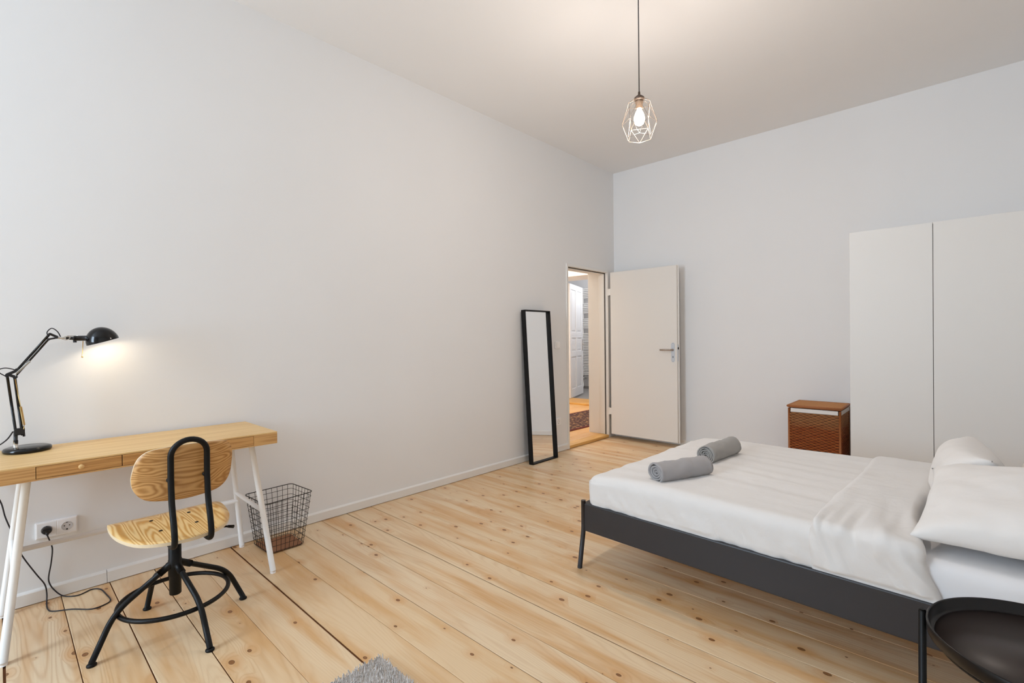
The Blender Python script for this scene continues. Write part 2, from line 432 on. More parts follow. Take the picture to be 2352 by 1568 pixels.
# baseboards
def skirting(name, pts, h=.062, t=.015, ht=.068, mat=M_trim):
    """pts: list of (base point on the wall, end point, outward normal)"""
    w = MB()
    for a, b_, n in pts:
        a, b_, n = Vector(a), Vector(b_), Vector(n)
        prof = [(0, 0.004), (t, 0.004), (t, h-.004), (t-.004, h), (0.0, ht)]
        A = [w.bm.verts.new(a+n*p+Vector((0, 0, z))) for p, z in prof]; B = [w.bm.verts.new(b_+n*p+Vector((0, 0, z))) for p, z in prof]
        for k in range(4): w.bm.faces.new((A[k], A[k+1], B[k+1], B[k]))
        w.bm.faces.new(A); w.bm.faces.new(B[::-1])
    bmesh.ops.recalc_face_normals(w.bm, faces=w.bm.faces[:])
    return struct(w.build(name, mat))
skirting('baseboard_left', [((0, -5.0465, 0), (0, -1.035, 0), (1, 0, 0)), ((0, YF, 0), (0, -5.0485, 0), (1, 0, 0))])
skirting('baseboard_back', [((0.02, 0, 0), (2.5, 0, 0), (0, -1, 0)), ((2.5, 0, 0), (XR, 0, 0), (0, -1, 0))])
skirting('baseboard_right', [((XR, YF, 0), (XR, 0, 0), (-1, 0, 0))])

# ------------------------------------------------------------------ doorway
DY0, DY1, DT = -1.0, -0.175, 2.068
w = MB()   # flush door frame: casing lip on the room face, jambs inside the reveal
w.box(-.12, .012, DY0-.03, DY0, 0, DT+.03, .002); w.box(-.12, .012, DY1, DY1+.028, .0, DT+.03, .002); w.box(-.12, .012, DY0, DY1, DT, DT+.03, .002)
w.box(-.12, -.035, DY0, DY0+.014, .04, DT, .001); w.box(-.12, -.035, DY1-.014, DY1, .04, DT, .001); w.box(-.12, -.035, DY0, DY1, DT-.014, DT, .001)
FR = struct(w.build('door_1', M_trim), 'white door frame and open flush white door')
w = MB(); w.box(-.035, -.026, DY0, DY0+.008, .04, DT); w.box(-.035, -.026, DY1-.008, DY1, .04, DT); w.box(-.035, -.026, DY0, DY1, DT-.008, DT)
w.build('seal', M_gap, FR)
w = MB(); w.box(-.12, .016, DY0+.001, DY1-.001, .001, .038, .008, 4)
struct(w.build('trim_1', M_sill), 'raised wooden threshold in the doorway')
# open leaf
Y0, Y1 = -.190, -.150
w = MB()
w.box(.057, .917, Y0, Y1-.012, .057, 2.064, .0015, 1); w.box(.044, .930, Y1-.012, Y1, .050, 2.072, .002, 1)
LF = w.build('door_leaf', M_door, FR)
LF['label'] = 'white flush door standing open against the back wall'
w = MB()
pl = [(.8505+.0205*math.cos(a)*1, 1.172+.0205*math.sin(a)) for a in [k*PI/10 for k in range(11)]]+[(.8505+.0205*math.cos(a), .990+.0205*math.sin(a)) for a in [PI+k*PI/10 for k in range(11)]]
w.prism(pl, 0, .004, .0012, M=Matrix(((1, 0, 0, .0185), (0, 0, -1, Y0), (0, 1, 0, 0), (0, 0, 0, 1))))
HP = w.build('handle_plate', M_alu, LF)
w = MB(); w.box(.866, .873, Y0-.0046, Y0-.003, 1.018, 1.04); w.lathe([(0, 0), (.0025, 0), (.0025, .0015), (0, .0015)], M=Matrix.Translation((.869, Y0-.0035, 1.184)) @ Matrix.Rotation(PI/2, 4, 'X'), seg=10)
w.lathe([(0, 0), (.0025, 0), (.0025, .0015), (0, .0015)], M=Matrix.Translation((.869, Y0-.0035, .978)) @ Matrix.Rotation(PI/2, 4, 'X'), seg=10)
w.build('keyhole', M_dark, LF)
w = MB(); w.tube(fillet([(.869, Y0-.003, 1.11), (.869, Y0-.052, 1.11), (.735, Y0-.052, 1.11)], .02, 6), .0092, 14)
w.tube([(.869, Y0-.002, 1.11), (.869, Y0-.012, 1.11)], .013, 16)
w.build('door_handle', M_steel, LF)
w = MB(); w.box(.917, .9215, Y0+.006, Y0+.022, .98, 1.17); w.build('lock_plate', M_alu, LF)
w = MB(); w.box(.9212, .929, Y0+.008, Y0+.019, 1.115, 1.14, .002); w.build('latch', M_dark, LF)
for z in (.34, 1.825):
    w = MB(); w.tube([(.030, -.186, z-.045), (.030, -.186, z+.045)], .0075, 12); w.box(.012, .026, -.188, -.184, z-.04, z+.04); w.box(.034, .06, -.192, -.188, z-.04, z+.04)
    w.build('hinge', M_trim, FR)

# ------------------------------------------------------------------ hall and bathroom beyond
w = MB(); w.box(-T-2.6, -.12, -1.3, 1.87, -.05, .012); w.box(-T, -.0, -1.0, -.175, -.05, .0)
HF = struct(w.build('floor_hall', M_sub), 'honey coloured pine boards of the hall')
bx = [-.12, -.30, -.51, -.72, -.91, -1.10, -1.29, -1.48, -1.67, -1.86, -2.05, -2.24, -2.43, -2.62, -2.94]
for i in range(len(bx)-1):
    y0, y1 = (-1.0, -.055) if i == 0 else (-1.3, 1.87)
    w = MB(); w.box(bx[i+1]+.001, bx[i]-.001, y0, y1, .012, .03+rb.uniform(-.0005, .0005), .0012, 1); w.build('floor_board', M_floorh, HF)
w = MB(); w.box(-2.94, -2.74, -1.3, 1.87, 0, 3.2); w.box(-2.74, -T, -1.5, -1.3, 0, 3.2)
w.box(-1.30, -T, 1.87, 2.47, 0, 3.2); w.box(-2.94, -2.75, 1.87, 2.47, 0, 3.2); w.box(-2.75, -1.30, 1.87, 2.47, 2.40, 3.2)
struct(w.build('wall_hall', M_hall))
w = MB(); w.box(-T-.001, -.12, -.055, 0.0, 0.0, 2.3); w.box(-T-.001, -.12, -1.12, -1.03, 0.0, 2.3)
struct(w.build('wall_reveal', M_hall))
w = MB(); w.box(-T-.02, -T, .2, 1.87, 0, 3.2); struct(w.build('wall_hall_near', M_hall))
w = MB(); w.box(-2.94, -T, -1.5, 2.47, 3.2, 3.3); struct(w.build('ceiling_hall', M_hall))
skirting('baseboard_hall', [((-.122, -.055, .028), (-T-.016, -.055, .028), (0, -1, 0)), ((-T, -.055, .028), (-T, .0, .028), (-1, 0, 0))], .085, .018, .092)
# runner rug
w = MB(); w.box(-1.37, -.50, -1.1, 1.62, .030, .040, .003, 1)
t = w.build('hall_runner', M_rug); tag(t, 'dark red patterned runner rug on the hall floor beyond the doorway', 'rug')
# far threshold
w = MB(); w.box(-2.74, -1.30, 1.86, 2.47, .0, .062, .012, 3)
struct(w.build('trim_2', M_sill2), 'deep wooden threshold to the bathroom')
w = MB(); w.box(-4.2, -.6, 2.47, 4.5, -.05, .03); struct(w.build('floor_bath', M_tile), 'grey bathroom floor')
for nme, bb in (('wall_bath_back', (-4.2, -.6, 4.36, 4.5)), ('wall_bath_left', (-4.3, -4.2, 2.3, 4.5)), ('wall_bath_right', (-.7, -.6, 2.47, 4.36)), ('wall_bath_front', (-4.2, -2.9, 2.40, 2.47))):
    w = MB(); w.box(*bb, 0, 3.2); struct(w.build(nme, M_bathw))
w = MB(); w.box(-4.3, -.6, 2.47, 4.5, 3.2, 3.3); struct(w.build('ceiling_bath', M_bathw))
w = MB(); w.box(-4.2, -.7, 4.345, 4.36, .03, .09); struct(w.build('baseboard_bath', M_tile))
# panelled old door, swung into the bathroom: local x along the leaf, y thickness
ang = math.atan2(3.30-2.32, -2.80+2.43)
D2 = thing('door_2', None, None, (-2.43, 2.32, .065), ang); D2['kind'] = 'structure'; D2['label'] = 'white six panelled door standing open in the bathroom'
Lw, Lh = 1.03, 2.28
w = MB()
for a, b_ in ((0, .12), (.455, .575), (.91, 1.03)): w.box(a, b_, -.02, .02, 0, Lh, .003)
for z0, z1 in ((0, .17), (.82, .92), (1.20, 1.31), (2.17, Lh)):
    w.box(.12, .455, -.0195, .0195, z0, z1, .003); w.box(.575, .91, -.0195, .0195, z0, z1, .003)
w.build('door_frame_rails', simple('old_door_paint', '#dcdde0', .4), D2)
for a, b_ in ((.12, .455), (.575, .91)):
    for z0, z1 in ((.17, .82), (.92, 1.20), (1.31, 2.17)):
        w = MB(); w.box(a, b_, -.007, .007, z0, z1); w.box(a+.035, b_-.035, -.013, .013, z0+.035, z1-.035, .006)
        w.build('door_panel', simple('old_door_panel_paint', '#d8d9dc', .4) if 'old_door_panel_paint' not in bpy.data.materials else bpy.data.materials['old_door_panel_paint'], D2)
w = MB()
for s_ in (-1, 1):
    w.box(.955, .985, .02*s_-.003, .02*s_+.003, .92, 1.17); w.tube(fillet([(.97, .02*s_, 1.06), (.97, .07*s_, 1.06), (.86, .07*s_, 1.06)], .015, 5), .008, 10)
w.build('door_handle', M_steel, D2)
# towel radiator on the bathroom end wall
RD = thing('towel_radiator', 'tall white ladder towel radiator on the bathroom wall beyond the hall', 'radiator', (-3.165, 4.245, .03))
w = MB(); w.box(-.28, -.25, -.02, .02, .33, 2.42, .008); w.box(.52, .55, -.02, .02, .33, 2.42, .008); w.build('upright', M_rad, RD)
def bars(z0, z1, n):
    for k in range(n):
        z = z0+(z1-z0)*k/(n-1)
        w = MB(); w.tube([(-.262, -.022, z), (.532, -.022, z)], .0125, 8); w.build('rung', M_rad, RD)
bars(2.19, 2.40, 6); bars(1.83, 2.04, 6); bars(1.47, 1.68, 6); bars(.36, 1.33, 26)
w = MB(); w.tube([(-.265, 0, .34), (-.265, 0, .06)], .012, 10); w.tube([(-.25, 0, .26), (-.16, -.02, .26)], [.026, .02], 12)
w.build('valve', M_chrome, RD)
w = MB()
for z in (.6, 2.25):
    for x in (-.265, .53): w = MB(); w.tube([(x, 0, z), (x, .09, z)], .01, 8); w.build('bracket', M_rad, RD)

# ------------------------------------------------------------------ wall fittings
def wall_plate(w, y, z, s=.081, t=.013): w.box(.0, t, y-s/2, y+s/2, z-s/2, z+s/2, .004, 3)
t = thing('light_switch', 'white square light switch on the wall between mirror and doorway', 'switch', (0, -1.205, 1.18))
w = MB(); wall_plate(w, 0, 0); w.build('cover_plate', M_sock, t)
w = MB(); w.box(.012, .019, -.028, .028, -.028, .028, .002, 2); w.build('rocker', M_sock, t)
def socket_insert(t, y, plugged=False):
    w = MB(); w.box(.009, .0125, y-.0355, y+.0355, -.0355, .0355, .0015, 1)
    w.build('insert', M_sock, t)
    Rx = Matrix.Translation((.0, y, 0)) @ Matrix.Rotation(PI/2, 4, 'Y')
    w = MB(); w.lathe([(.0205, .0131), (.0195, .0128), (.0185, .0126), (.0, .0126)], M=Rx, seg=28)
    w.lathe([(.0215, .0126), (.0215, .0136), (.0195, .0136), (.0195, .0127)], M=Rx, seg=28)
    cupo = w.build('socket_well', simple('socket_shadow', '#c9c6c5', .4) if 'socket_shadow' not in bpy.data.materials else bpy.data.materials['socket_shadow'], t)
    w = MB()
    for dy in (-.0095, .0095): w.lathe([(0, 0), (.0026, 0), (.0026, .0006), (0, .0006)], M=Matrix.Translation((.0127, y+dy, .002)) @ Matrix.Rotation(PI/2, 4, 'Y'), seg=12)
    w.box(.0127, .0138, y-.003, y+.003, -.0185, -.0125); w.box(.0127, .0138, y-.0025, y+.0025, .0155, .0188)
    w.build('pin_hole', M_dark, t)
t = thing('double_socket', 'white double wall socket under the desk with a black plug in its left half', 'socket', (0, -5.2345, .3435))
w = MB(); w.box(0, .0105, -.0765, .0765, -.0405, .0405, .004, 3); w.build('cover_plate', M_sock, t)
socket_insert(t, -.0365); socket_insert(t, .0365)
t = thing('wall_socket', 'white socket low on the wall beside the doorway, half hidden by the mirror', 'socket', (0, -1.205, .335))
w = MB(); wall_plate(w, 0, 0); w.build('cover_plate', M_sock, t); socket_insert(t, 0)

# ------------------------------------------------------------------ leaning mirror
MR = thing('floor_mirror', 'tall narrow mirror in a deep black frame leaning on the left wall', 'mirror', (.135, -1.6125, 0), 0)
mt = .0325; LM = 1.545; WM = .405; DM = .052   # thickness of lip etc.
tilt = math.atan2(.088, LM)
Mm = Matrix.Rotation(-tilt, 4, 'Y')
w = MB(); hw = WM/2
w.box(-DM/2, DM/2, -hw, -hw+.011, 0, LM, .001, 1, M=Mm); w.box(-DM/2, DM/2, hw-.011, hw, 0, LM, .001, 1, M=Mm)
w.box(-DM/2, DM/2, -hw+.011, hw-.011, 0, .011, .001, 1, M=Mm); w.box(-DM/2, DM/2, -hw+.011, hw-.011, LM-.011, LM, .001, 1, M=Mm)
w.build('frame', M_blackm, MR)
w = MB(); w.box(-.006, -.002, -hw+.011, hw-.011, .011, LM-.011, M=Mm); w.build('mirror_glass', M_mirror, MR)
w = MB(); w.box(-DM/2+.004, -.007, -hw+.011, hw-.011, .011, LM-.011, M=Mm); w.build('back_panel', M_blackm, MR)

# ------------------------------------------------------------------ pendant lamp
PD = thing('pendant_lamp', 'faceted wire cage pendant lamp with a lit bulb on a black cord', 'lamp', (1.872, -2.8, H))
dz = lambda z: z-H
w = MB(); w.tube([(0, 0, 0), (0, 0, dz(2.70))], .0032, 8); w.build('cord', M_cord, PD)
w = MB(); w.lathe([(0, 0), (.045, 0), (.045, -.012), (.03, -.03), (0, -.032)], seg=24); w.build('ceiling_rose', M_blackm, PD)
w = MB(); w.lathe([(0, dz(2.712)), (.006, dz(2.712)), (.0075, dz(2.69)), (.016, dz(2.688)), (.030, dz(2.676)), (.030, dz(2.664)), (.022, dz(2.66)), (.0, dz(2.66))], seg=24)
w.build('cap', simple('bronze_cap', '#57493f', .45, .5), PD)
w = MB(); w.lathe([(0, dz(2.66)), (.024, dz(2.66)), (.024, dz(2.645)), (.020, dz(2.64)), (.020, dz(2.612)), (0, dz(2.612))], seg=24)
w.build('bulb_holder', simple('bronze_holder', '#8a7563', .4, .5), PD)
w = MB(); w.lathe([(0, dz(2.512)), (.012, dz(2.514)), (.0245, dz(2.524)), (.031, dz(2.545)), (.030, dz(2.566)), (.022, dz(2.588)), (.014, dz(2.603)), (.014, dz(2.615)), (0, dz(2.615))], seg=24)
w.build('bulb', emis('lit_bulb', (1, .93, .80, 1), 28), PD)
ringpt = lambda n, rr, z, a0: [Vector((rr*math.cos(a0+2*PI*k/n), rr*math.sin(a0+2*PI*k/n), dz(z))) for k in range(n)]
a0 = yaw+.25
RA = ringpt(6, .030, 2.668, a0); RB = ringpt(6, .068, 2.640, a0); RC = ringpt(6, .101, 2.527, a0+PI/6); RE = ringpt(6, .074, 2.437, a0)
def wires(edges, name='cage_wire'):
    for a, b_ in edges:
        w = MB(); w.tube([a, b_], .0011, 6); w.build(name, M_pw, PD)
M_pw = simple('bronze_wire', '#6e6054', .35, .7)
ed = []
for k in range(6):
    k2 = (k+1) % 6
    ed += [(RA[k], RB[k]), (RB[k], RB[k2]), (RB[k], RC[k]), (RB[k], RC[k-1]), (RC[k], RE[k]), (RC[k], RE[k2]), (RE[k], RE[k2])]
    if k % 2 == 0: ed.append((RC[k], RC[k2]))
wires(ed)

# ------------------------------------------------------------------ desk
DK = thing('desk', 'bamboo desk with drawers and white tubular trestle legs on the left wall', 'desk', (.272, -4.92, 0))
D = lambda *p: local(DK, [p])[0]
X0, X1, YA, YB, ZB, ZT = .022, .522, -5.46, -4.38, .693, .757
lx = lambda x: x-.272
ly = lambda y: y+4.92
w = MB(); w.box(lx(X0), lx(X1), ly(YA), ly(YB), .750, ZT, .0008, 1); w.build('desk_top', M_desk, DK)
w = MB()
w.box(lx(X0), lx(X1), ly(YA), ly(YB), ZB, .699, .0005, 1)                 # bottom board
w.box(lx(X0), lx(X0+.015), ly(YA), ly(YB), .699, .750); 
w.box(lx(X0+.015), lx(X1), ly(YA), ly(-5.325), .699, .750); w.box(lx(X0+.015), lx(X1), ly(-4.499), ly(YB), .699, .750)
w.build('desk_body', M_deskf, DK)
w = MB(); w.box(lx(X0+.015), lx(X1-.04), ly(-5.325), ly(-4.499), .699, .750); w.build('desk_core', M_dark, DK)
for a, b_, kn in ((-5.325, -5.0485, 1), (-5.0485, -4.499, 0)):
    w = MB(); w.box(lx(X1-.02), lx(X1-.0005), ly(a+.0018), ly(b_-.0012), .7005, .7485, .0006, 1); dr = w.build('drawer', M_deskfront, DK)
    w = MB(); yk = (a+b_)/2 if kn else -4.60
    if kn: w.lathe([(0, 0), (.006, 0), (.006, .006), (.0095, .010), (.0098, .017), (.008, .020), (0, .0205)], M=Matrix.Translation((lx(X1-.001), ly(yk), .7265)) @ Matrix.Rotation(PI/2, 4, 'Y'), seg=20); w.build('knob', M_knob, dr)
    else: w.bm.free()
for sgn, yf in ((1, -4.418), (-1, -5.424)):
    yt = yf-.075*sgn
    for xb, xt in ((.541, .462), (.054, .118)):
        w = MB(); A, B = D(xb, yf, .012), D(xt, yt, .694)
        w.tube([A, B], .0145, 16); lg = w.build('leg', M_white, DK)
        w = MB(); w.tube([D(xb, yf, 0), D(xb, yf, .013)], .0140, 16); w.build('foot_cap', M_sock, lg)
    h = .335; q = (h-.012)/.682
    pf = (.541-.079*q, yf-.075*sgn*q, h); h2 = .345; q2 = (h2-.012)/.682; pb = (.054+.064*q2, yf-.075*sgn*q2, h2)
    w = MB(); w.tube([D(*pf), D(*pb)], .0115, 14); w.build('cross_bar', M_white, DK)
h = .298; q = (h-.012)/.682
w = MB(); w.tube([D(.054+.064*q+.004, -5.424+.075*q, h), D(.054+.064*q+.004, -4.418-.075*q, h)], .012, 14); w.build('stretcher', M_white, DK)

# ------------------------------------------------------------------ desk lamp
LPX = .125
LP = thing('desk_lamp', 'black jointed desk lamp, switched on, on the left end of the desk', 'lamp', (LPX, -5.335, ZT))
P = lambda y, z, dx=0.0: Vector((dx, y+5.335, z-ZT))
w = MB(); w.lathe([(0, 0.0), (.078, 0), (.082, .004), (.0825, .012), (.079, .019), (.070, .0225), (0, .0235)], seg=48); w.build('lamp_base', M_blackg, LP)
w = MB(); w.tube([P(-5.374, .778), P(-5.373, .812)], .0085, 14); w.build('stem', M_chrome, LP)
w = MB(); w.tube([P(-5.373, .81), P(-5.373, .855)], .007, 12)
w.box(-.010, .010, P(-5.378, 0).y, P(-5.343, 0).y, .835-ZT, .866-ZT, .003)
w.tube([P(-5.349, .872), P(-5.346, .826)], .0045, 10); w.build('lower_joint', M_plug, LP)
w = MB(); w.tube([P(-5.373, .856), P(-5.397, 1.111)], .0052, 10); w.build('arm', M_blackg, LP)
w = MB(); w.tube([P(-5.351, .832), P(-5.373, 1.098)], .0055, 10); w.build('arm', M_blackg, LP)
w = MB()
w.box(-.012, .012, 0, .040, -.006, .006, .003, M=Matrix.Translation(P(-5.400, 1.116)) @ Matrix.Rotation(math.radians(-28), 4, 'X'))
w.box(-.012, .012, 0, .040, -.006, .006, .003, M=Matrix.Translation(P(-5.399, 1.112)) @ Matrix.Rotation(math.radians(28), 4, 'X'))
for y, z in ((-5.397, 1.111), (-5.373, 1.098), (-5.366, 1.133)): w.tube([P(y, z, -.015), P(y, z, .015)], .0065, 12)
w.build('elbow_joint', M_plug, LP)
w = MB(); w.tube([P(-5.373, 1.100), P(-5.260, 1.271)], .0042, 10); w.build('arm', M_blackg, LP)
w = MB(); w.tube([P(-5.364, 1.133), P(-5.256, 1.296)], .0052, 10); w.build('arm', M_blackg, LP)
def coil(p0, p1, rad, turns, wr):
    n = turns*8; ax = (p1-p0); t_ = ax.normalized(); a = Vector((1, 0, 0)); b2 = t_.cross(a)
    return [p0+ax*(i/n)+(a*math.cos(2*PI*i/8)+b2*math.sin(2*PI*i/8))*rad for i in range(n+1)]
w = MB(); w.tube(coil(P(-5.367, 1.119, .012), P(-5.323, 1.171, .012), .0038, 22, 0), .0012, 5); w.tube([P(-5.372, 1.100, .012), P(-5.367, 1.119, .012)], .0012, 5); w.tube([P(-5.323, 1.171, .012), P(-5.318, 1.177, .0)], .0012, 5); w.build('spring', M_chrome, LP)
w = MB(); w.tube(coil(P(-5.356, .965, .010), P(-5.346, .880, .010), .0042, 30, 0), .0012, 5); w.tube([P(-5.373, 1.098, .01), P(-5.356, .965, .01)], .0015, 5); w.tube([P(-5.346, .88, .01), P(-5.347, .86, .01)], .0015, 5); w.build('spring', M_brass, LP)
w = MB(); w.tube([P(-5.256, 1.297), P(-5.228, 1.281)], .0055, 10)
for y, z in ((-5.256, 1.296), (-5.260, 1.271), (-5.233, 1.279)): w.tube([P(y, z, -.013), P(y, z, .013)], .0055, 12)
w.tube([P(-5.262, 1.271), P(-5.228, 1.279)], .0042, 10); w.build('head_joint', M_plug, LP)
w = MB(); w.tube([P(-5.236, 1.278), P(-5.188, 1.276)], .0045, 10)
w.tube(spline([P(-5.215, 1.276, .008), P(-5.200, 1.284, .013), P(-5.185, 1.278, .010), P(-5.198, 1.268, .013), P(-5.215, 1.272, .008)], 5), .0018, 6)
w.tube([P(-5.195, 1.286), P(-5.158, 1.288)], .002, 6); w.build('swivel', M_chrome, LP)
w = MB(); w.tube([P(-5.200, 1.276), P(-5.165, 1.275)], [.006, .009], 12); w.tube([P(-5.172, 1.275), P(-5.122, 1.276)], .0125, 18)
w.tube([P(-5.168, 1.268), P(-5.168, 1.255)], .007, 12); w.build('shade_holder', M_plug, LP)
# shade: open hemisphere, axis tilted
sc_ = P((-5.126-5.0)/2, (1.238+1.278)/2); ti = math.atan2(.040, .126)
Ms = Matrix.Translation(sc_) @ Matrix.Rotation(ti, 4, 'X')
R0 = .066; prof = [(R0*math.cos(a), R0*1.12*math.sin(a)) for a in [k*PI/2/14 for k in range(15)]]
inn = [((R0-.0018)*math.cos(a), (R0-.0018)*1.12*math.sin(a)) for a in [k*PI/2/14 for k in range(15)]][::-1]
w = MB(); w.lathe([(max(a, 0), b_) for a, b_ in prof[:-1]]+[(0, R0*1.12)], M=Ms, seg=40); w.build('lamp_shade', M_blackg, LP)
w = MB(); w.lathe([(R0, 0), (R0-.0018, 0)]+[(max(a, 1e-9), b_) for a, b_ in inn[::-1][:-1]]+[(0, (R0-.0018)*1.12)], M=Ms, seg=40); w.build('shade_lining', simple('shade_white', '#f0ece4', .5), LP)
w = MB(); w.lathe([(0, .036), (.010, .037), (.017, .044), (.017, .052), (.012, .060), (0, .062)], M=Ms, seg=20); w.build('bulb', emis('desk_bulb', (1, .90, .72, 1), 12), LP)
w = MB(); w.tube([P(-5.138, 1.262), P(-5.142, 1.186)], .0016, 8); w.lathe([(0, -.004), (.0038, -.002), (.0038, .003), (0, .005)], c=tuple(P(-5.142, 1.184)), seg=12); w.build('adjusting_rod', M_brass, LP)
w = MB()
w.tube(spline([P(-5.262, 1.285, .008), P(-5.265, 1.305, .008), P(-5.249, 1.323, .008), P(-5.230, 1.308, .008), P(-5.219, 1.283, .006)], 8), .0022, 8); w.build('loop_cable', M_cord, LP); w = MB()
w.tube(spline([P(-5.366, 1.128, .010), P(-5.380, 1.137, .012), P(-5.402, 1.143, .012), P(-5.420, 1.138, .012), P(-5.421, 1.124, .012), P(-5.405, 1.109, .010), P(-5.395, 1.100, .008)], 8), .0022, 8)
w.build('loop_cable', M_cord, LP)
ll = bpy.data.lights.new('desk_lamp_light', 'POINT'); ll.energy = 0.45; ll.color = (1, .84, .62); ll.shadow_soft_size = .012
lo = bpy.data.objects.new('desk_lamp_light', ll); C.objects.link(lo); lo.parent = LP; lo.location = Ms @ Vector((0, 0, .022))
# mains cord
pts = [(LPX, -5.382, .852), (.085, -5.40, .815), (.05, -5.43, .785), (.02, -5.466, .772), (.012, -5.480, .735), (.02, -5.475, .65), (.035, -5.425, .531), (.035, -5.408, .446), (.035, -5.378, .338), (.035, -5.357, .256), (.035, -5.310, .150), (.037, -5.282, .092), (.040, -5.275, .045), (.065, -5.277, .008), (.126, -5.277, .004), (.172, -5.262, .004), (.215, -5.200, .004), (.284, -5.135, .004), (.276, -5.082, .004), (.245, -5.063, .004), (.172, -5.068, .004), (.079, -5.081, .004), (.045, -5.112, .004), (.070, -5.165, .004), (.036, -5.215, .008), (.024, -5.247, .045), (.026, -5.264, .085), (.030, -5.267, .120), (.034, -5.258, .185), (.037, -5.253, .249), (.040, -5.259, .285), (.046, -5.268, .318), (.043, -5.271, .331)]
w = MB(); w.tube(spline(pts, 6), .0028, 8)
t = w.build('power_cord', M_cord); tag(t, 'thin black power cord running from the desk lamp over the floor to the socket', 'cord')
t2 = MB(); t2.tube([(.014, -5.271, .3435), (.030, -5.271, .3435)], [.0185, .0175], 20); t2.box(.029, .036, -5.286, -5.254, .336, .349, .003)
t2.tube([(.034, -5.271, .340), (.043, -5.270, .326)], [.008, .005], 12)
t2.build('plug', M_plug, t)

# ------------------------------------------------------------------ swivel chair
CX_, CY_ = .758, -4.905
CH = thing('swivel_chair', 'swivel desk chair with pine seat and back on a black steel base', 'chair', (CX_, CY_, 0))
c = lambda x, y, z: Vector((x-CX_, y-CY_, z))
for an in (-80.6, 11.2, 99.4, 190.6):
    a = math.radians(an); d = Vector((math.cos(a), math.sin(a), 0))
    pth = fillet([d*.018+Vector((0, 0, .288)), d*.215+Vector((0, 0, .172)), d*.288+Vector((0, 0, .012))], .06, 8)
    w = MB(); w.tube(pth, .0112, 14); lg = w.build('leg', M_black, CH)
    w = MB(); w.tube([d*.018+Vector((0, 0, .288)), d*.062+Vector((0, 0, .262))], .0145, 14); w.build('leg_sleeve', M_black, lg)
    w = MB(); w.lathe([(0, 0), (.0155, 0), (.017, .003), (.0165, .007), (.011, .012), (0, .013)], c=(d.x*.288, d.y*.288, 0), seg=20); w.build('foot_glide', M_blackm, lg)
w = MB(); w.tube([(.199*math.cos(2*PI*k/64), .199*math.sin(2*PI*k/64), .148) for k in range(64)], .0092, 12, closed=True); w.build('foot_ring', M_black, CH)
w = MB(); w.lathe([(0, .155), (.0205, .155), (.0225, .158), (.0225, .235), (.0255, .238), (.0255, .305), (.0240, .308), (.0240, .392), (.0225, .394), (.0, .394)], seg=28); w.build('column', M_black, CH)
w = MB(); w.tube([(0, 0, .39), (0, 0, .428)], .0135, 16); w.box(-.10, .10, -.075, .075, .427, .439, .004); w.build('seat_plate', M_black, CH)
ZS = .455
so = [(0.566, -5.108), (.683, -5.115), (.796, -5.107), (.9, -5.079), (.962, -5.04), (1.002, -4.977), (1.018, -4.895), (.994, -4.815), (.947, -4.756), (.87, -4.716), (.794, -4.697), (.671, -4.683), (.578, -4.687), (.529, -4.716), (.511, -4.808), (.510, -4.89), (.509, -4.98), (.509, -5.051), (.528, -5.089)]
so = [(x-.035, y+.003) for x, y in so]
so = [(p.x, p.y) for p in spline([(x-CX_, y-CY_, 0) for x, y in so], 5, True)]
def seat_mesh():
    bm = bmesh.new(); nr = 8; th = .013
    cx = sum(p[0] for p in so)/len(so); cy = sum(p[1] for p in so)/len(so)
    def zf(x, y):
        t_ = max(0, (-x-.14)/.14); return ZS-.020*t_*t_+.05*max(0, x-.12)**1.5+.10*(abs(y)**2.2)
    lay = {}
    for side in (0, 1):
        rings = []
        cv = bm.verts.new((cx, cy, zf(cx, cy)-th*side))
        for j in range(1, nr+1):
            q = j/nr; rings.append([bm.verts.new((cx+(x-cx)*q, cy+(y-cy)*q, zf(cx+(x-cx)*q, cy+(y-cy)*q)-th*side)) for x, y in so])
        n = len(so)
        for k in range(n):
            fc = bm.faces.new((cv, rings[0][k], rings[0][(k+1) % n])); fc.smooth = True
            for j in range(nr-1):
                fc = bm.faces.new((rings[j][k], rings[j+1][k], rings[j+1][(k+1) % n], rings[j][(k+1) % n])); fc.smooth = True
        lay[side] = rings[-1]
    n = len(so)
    for k in range(n):
        fc = bm.faces.new((lay[0][k], lay[1][k], lay[1][(k+1) % n], lay[0][(k+1) % n])); fc.material_index = 1
    bmesh.ops.recalc_face_normals(bm, faces=bm.faces[:])
    return bm
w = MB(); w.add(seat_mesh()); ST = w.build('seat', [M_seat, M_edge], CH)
for x, y in ((.628, -4.965), (.797, -4.962), (.628, -4.822), (.797, -4.831)):
    w = MB(); w.lathe([(0, ZS+.0005), (.007, ZS+.0005), (.0075, ZS+.002), (.005, ZS+.003), (0, ZS+.003)], c=(x-CX_, y-CY_, 0), seg=14); w.build('bolt', M_blackm, CH)
# back loop tube
y0, y1 = -4.955, -4.828; ym = (y0+y1)/2; rad = (y1-y0)/2
arch = [c(.952+.012*math.sin(t_), ym-rad*math.cos(t_), .792+.062*math.sin(t_)) for t_ in [PI*k/16 for k in range(17)]]
def side(y): return [c(.80, y, .431), c(.90, y, .431), c(.975, y, .436), c(1.000, y, .462), c(.990, y, .520), c(.962, y, .600), c(.950, y, .70)]
pth = spline(side(y0), 6)+arch+spline(side(y1)[::-1], 6)
w = MB(); w.tube(pth, .0113, 14); w.build('back_tube', M_black, CH)
for y in (y0, y1): w = MB(); w.tube([c(.950, y, .692), c(.915, y, .692)], .006, 10); w.lathe([(0, 0), (.010, 0), (.010, .012), (0, .014)], M=Matrix.Translation(c(.916, y, .692)) @ Matrix.Rotation(PI/2, 4, 'Y'), seg=12); w.build('back_spacer', M_blackm, CH)
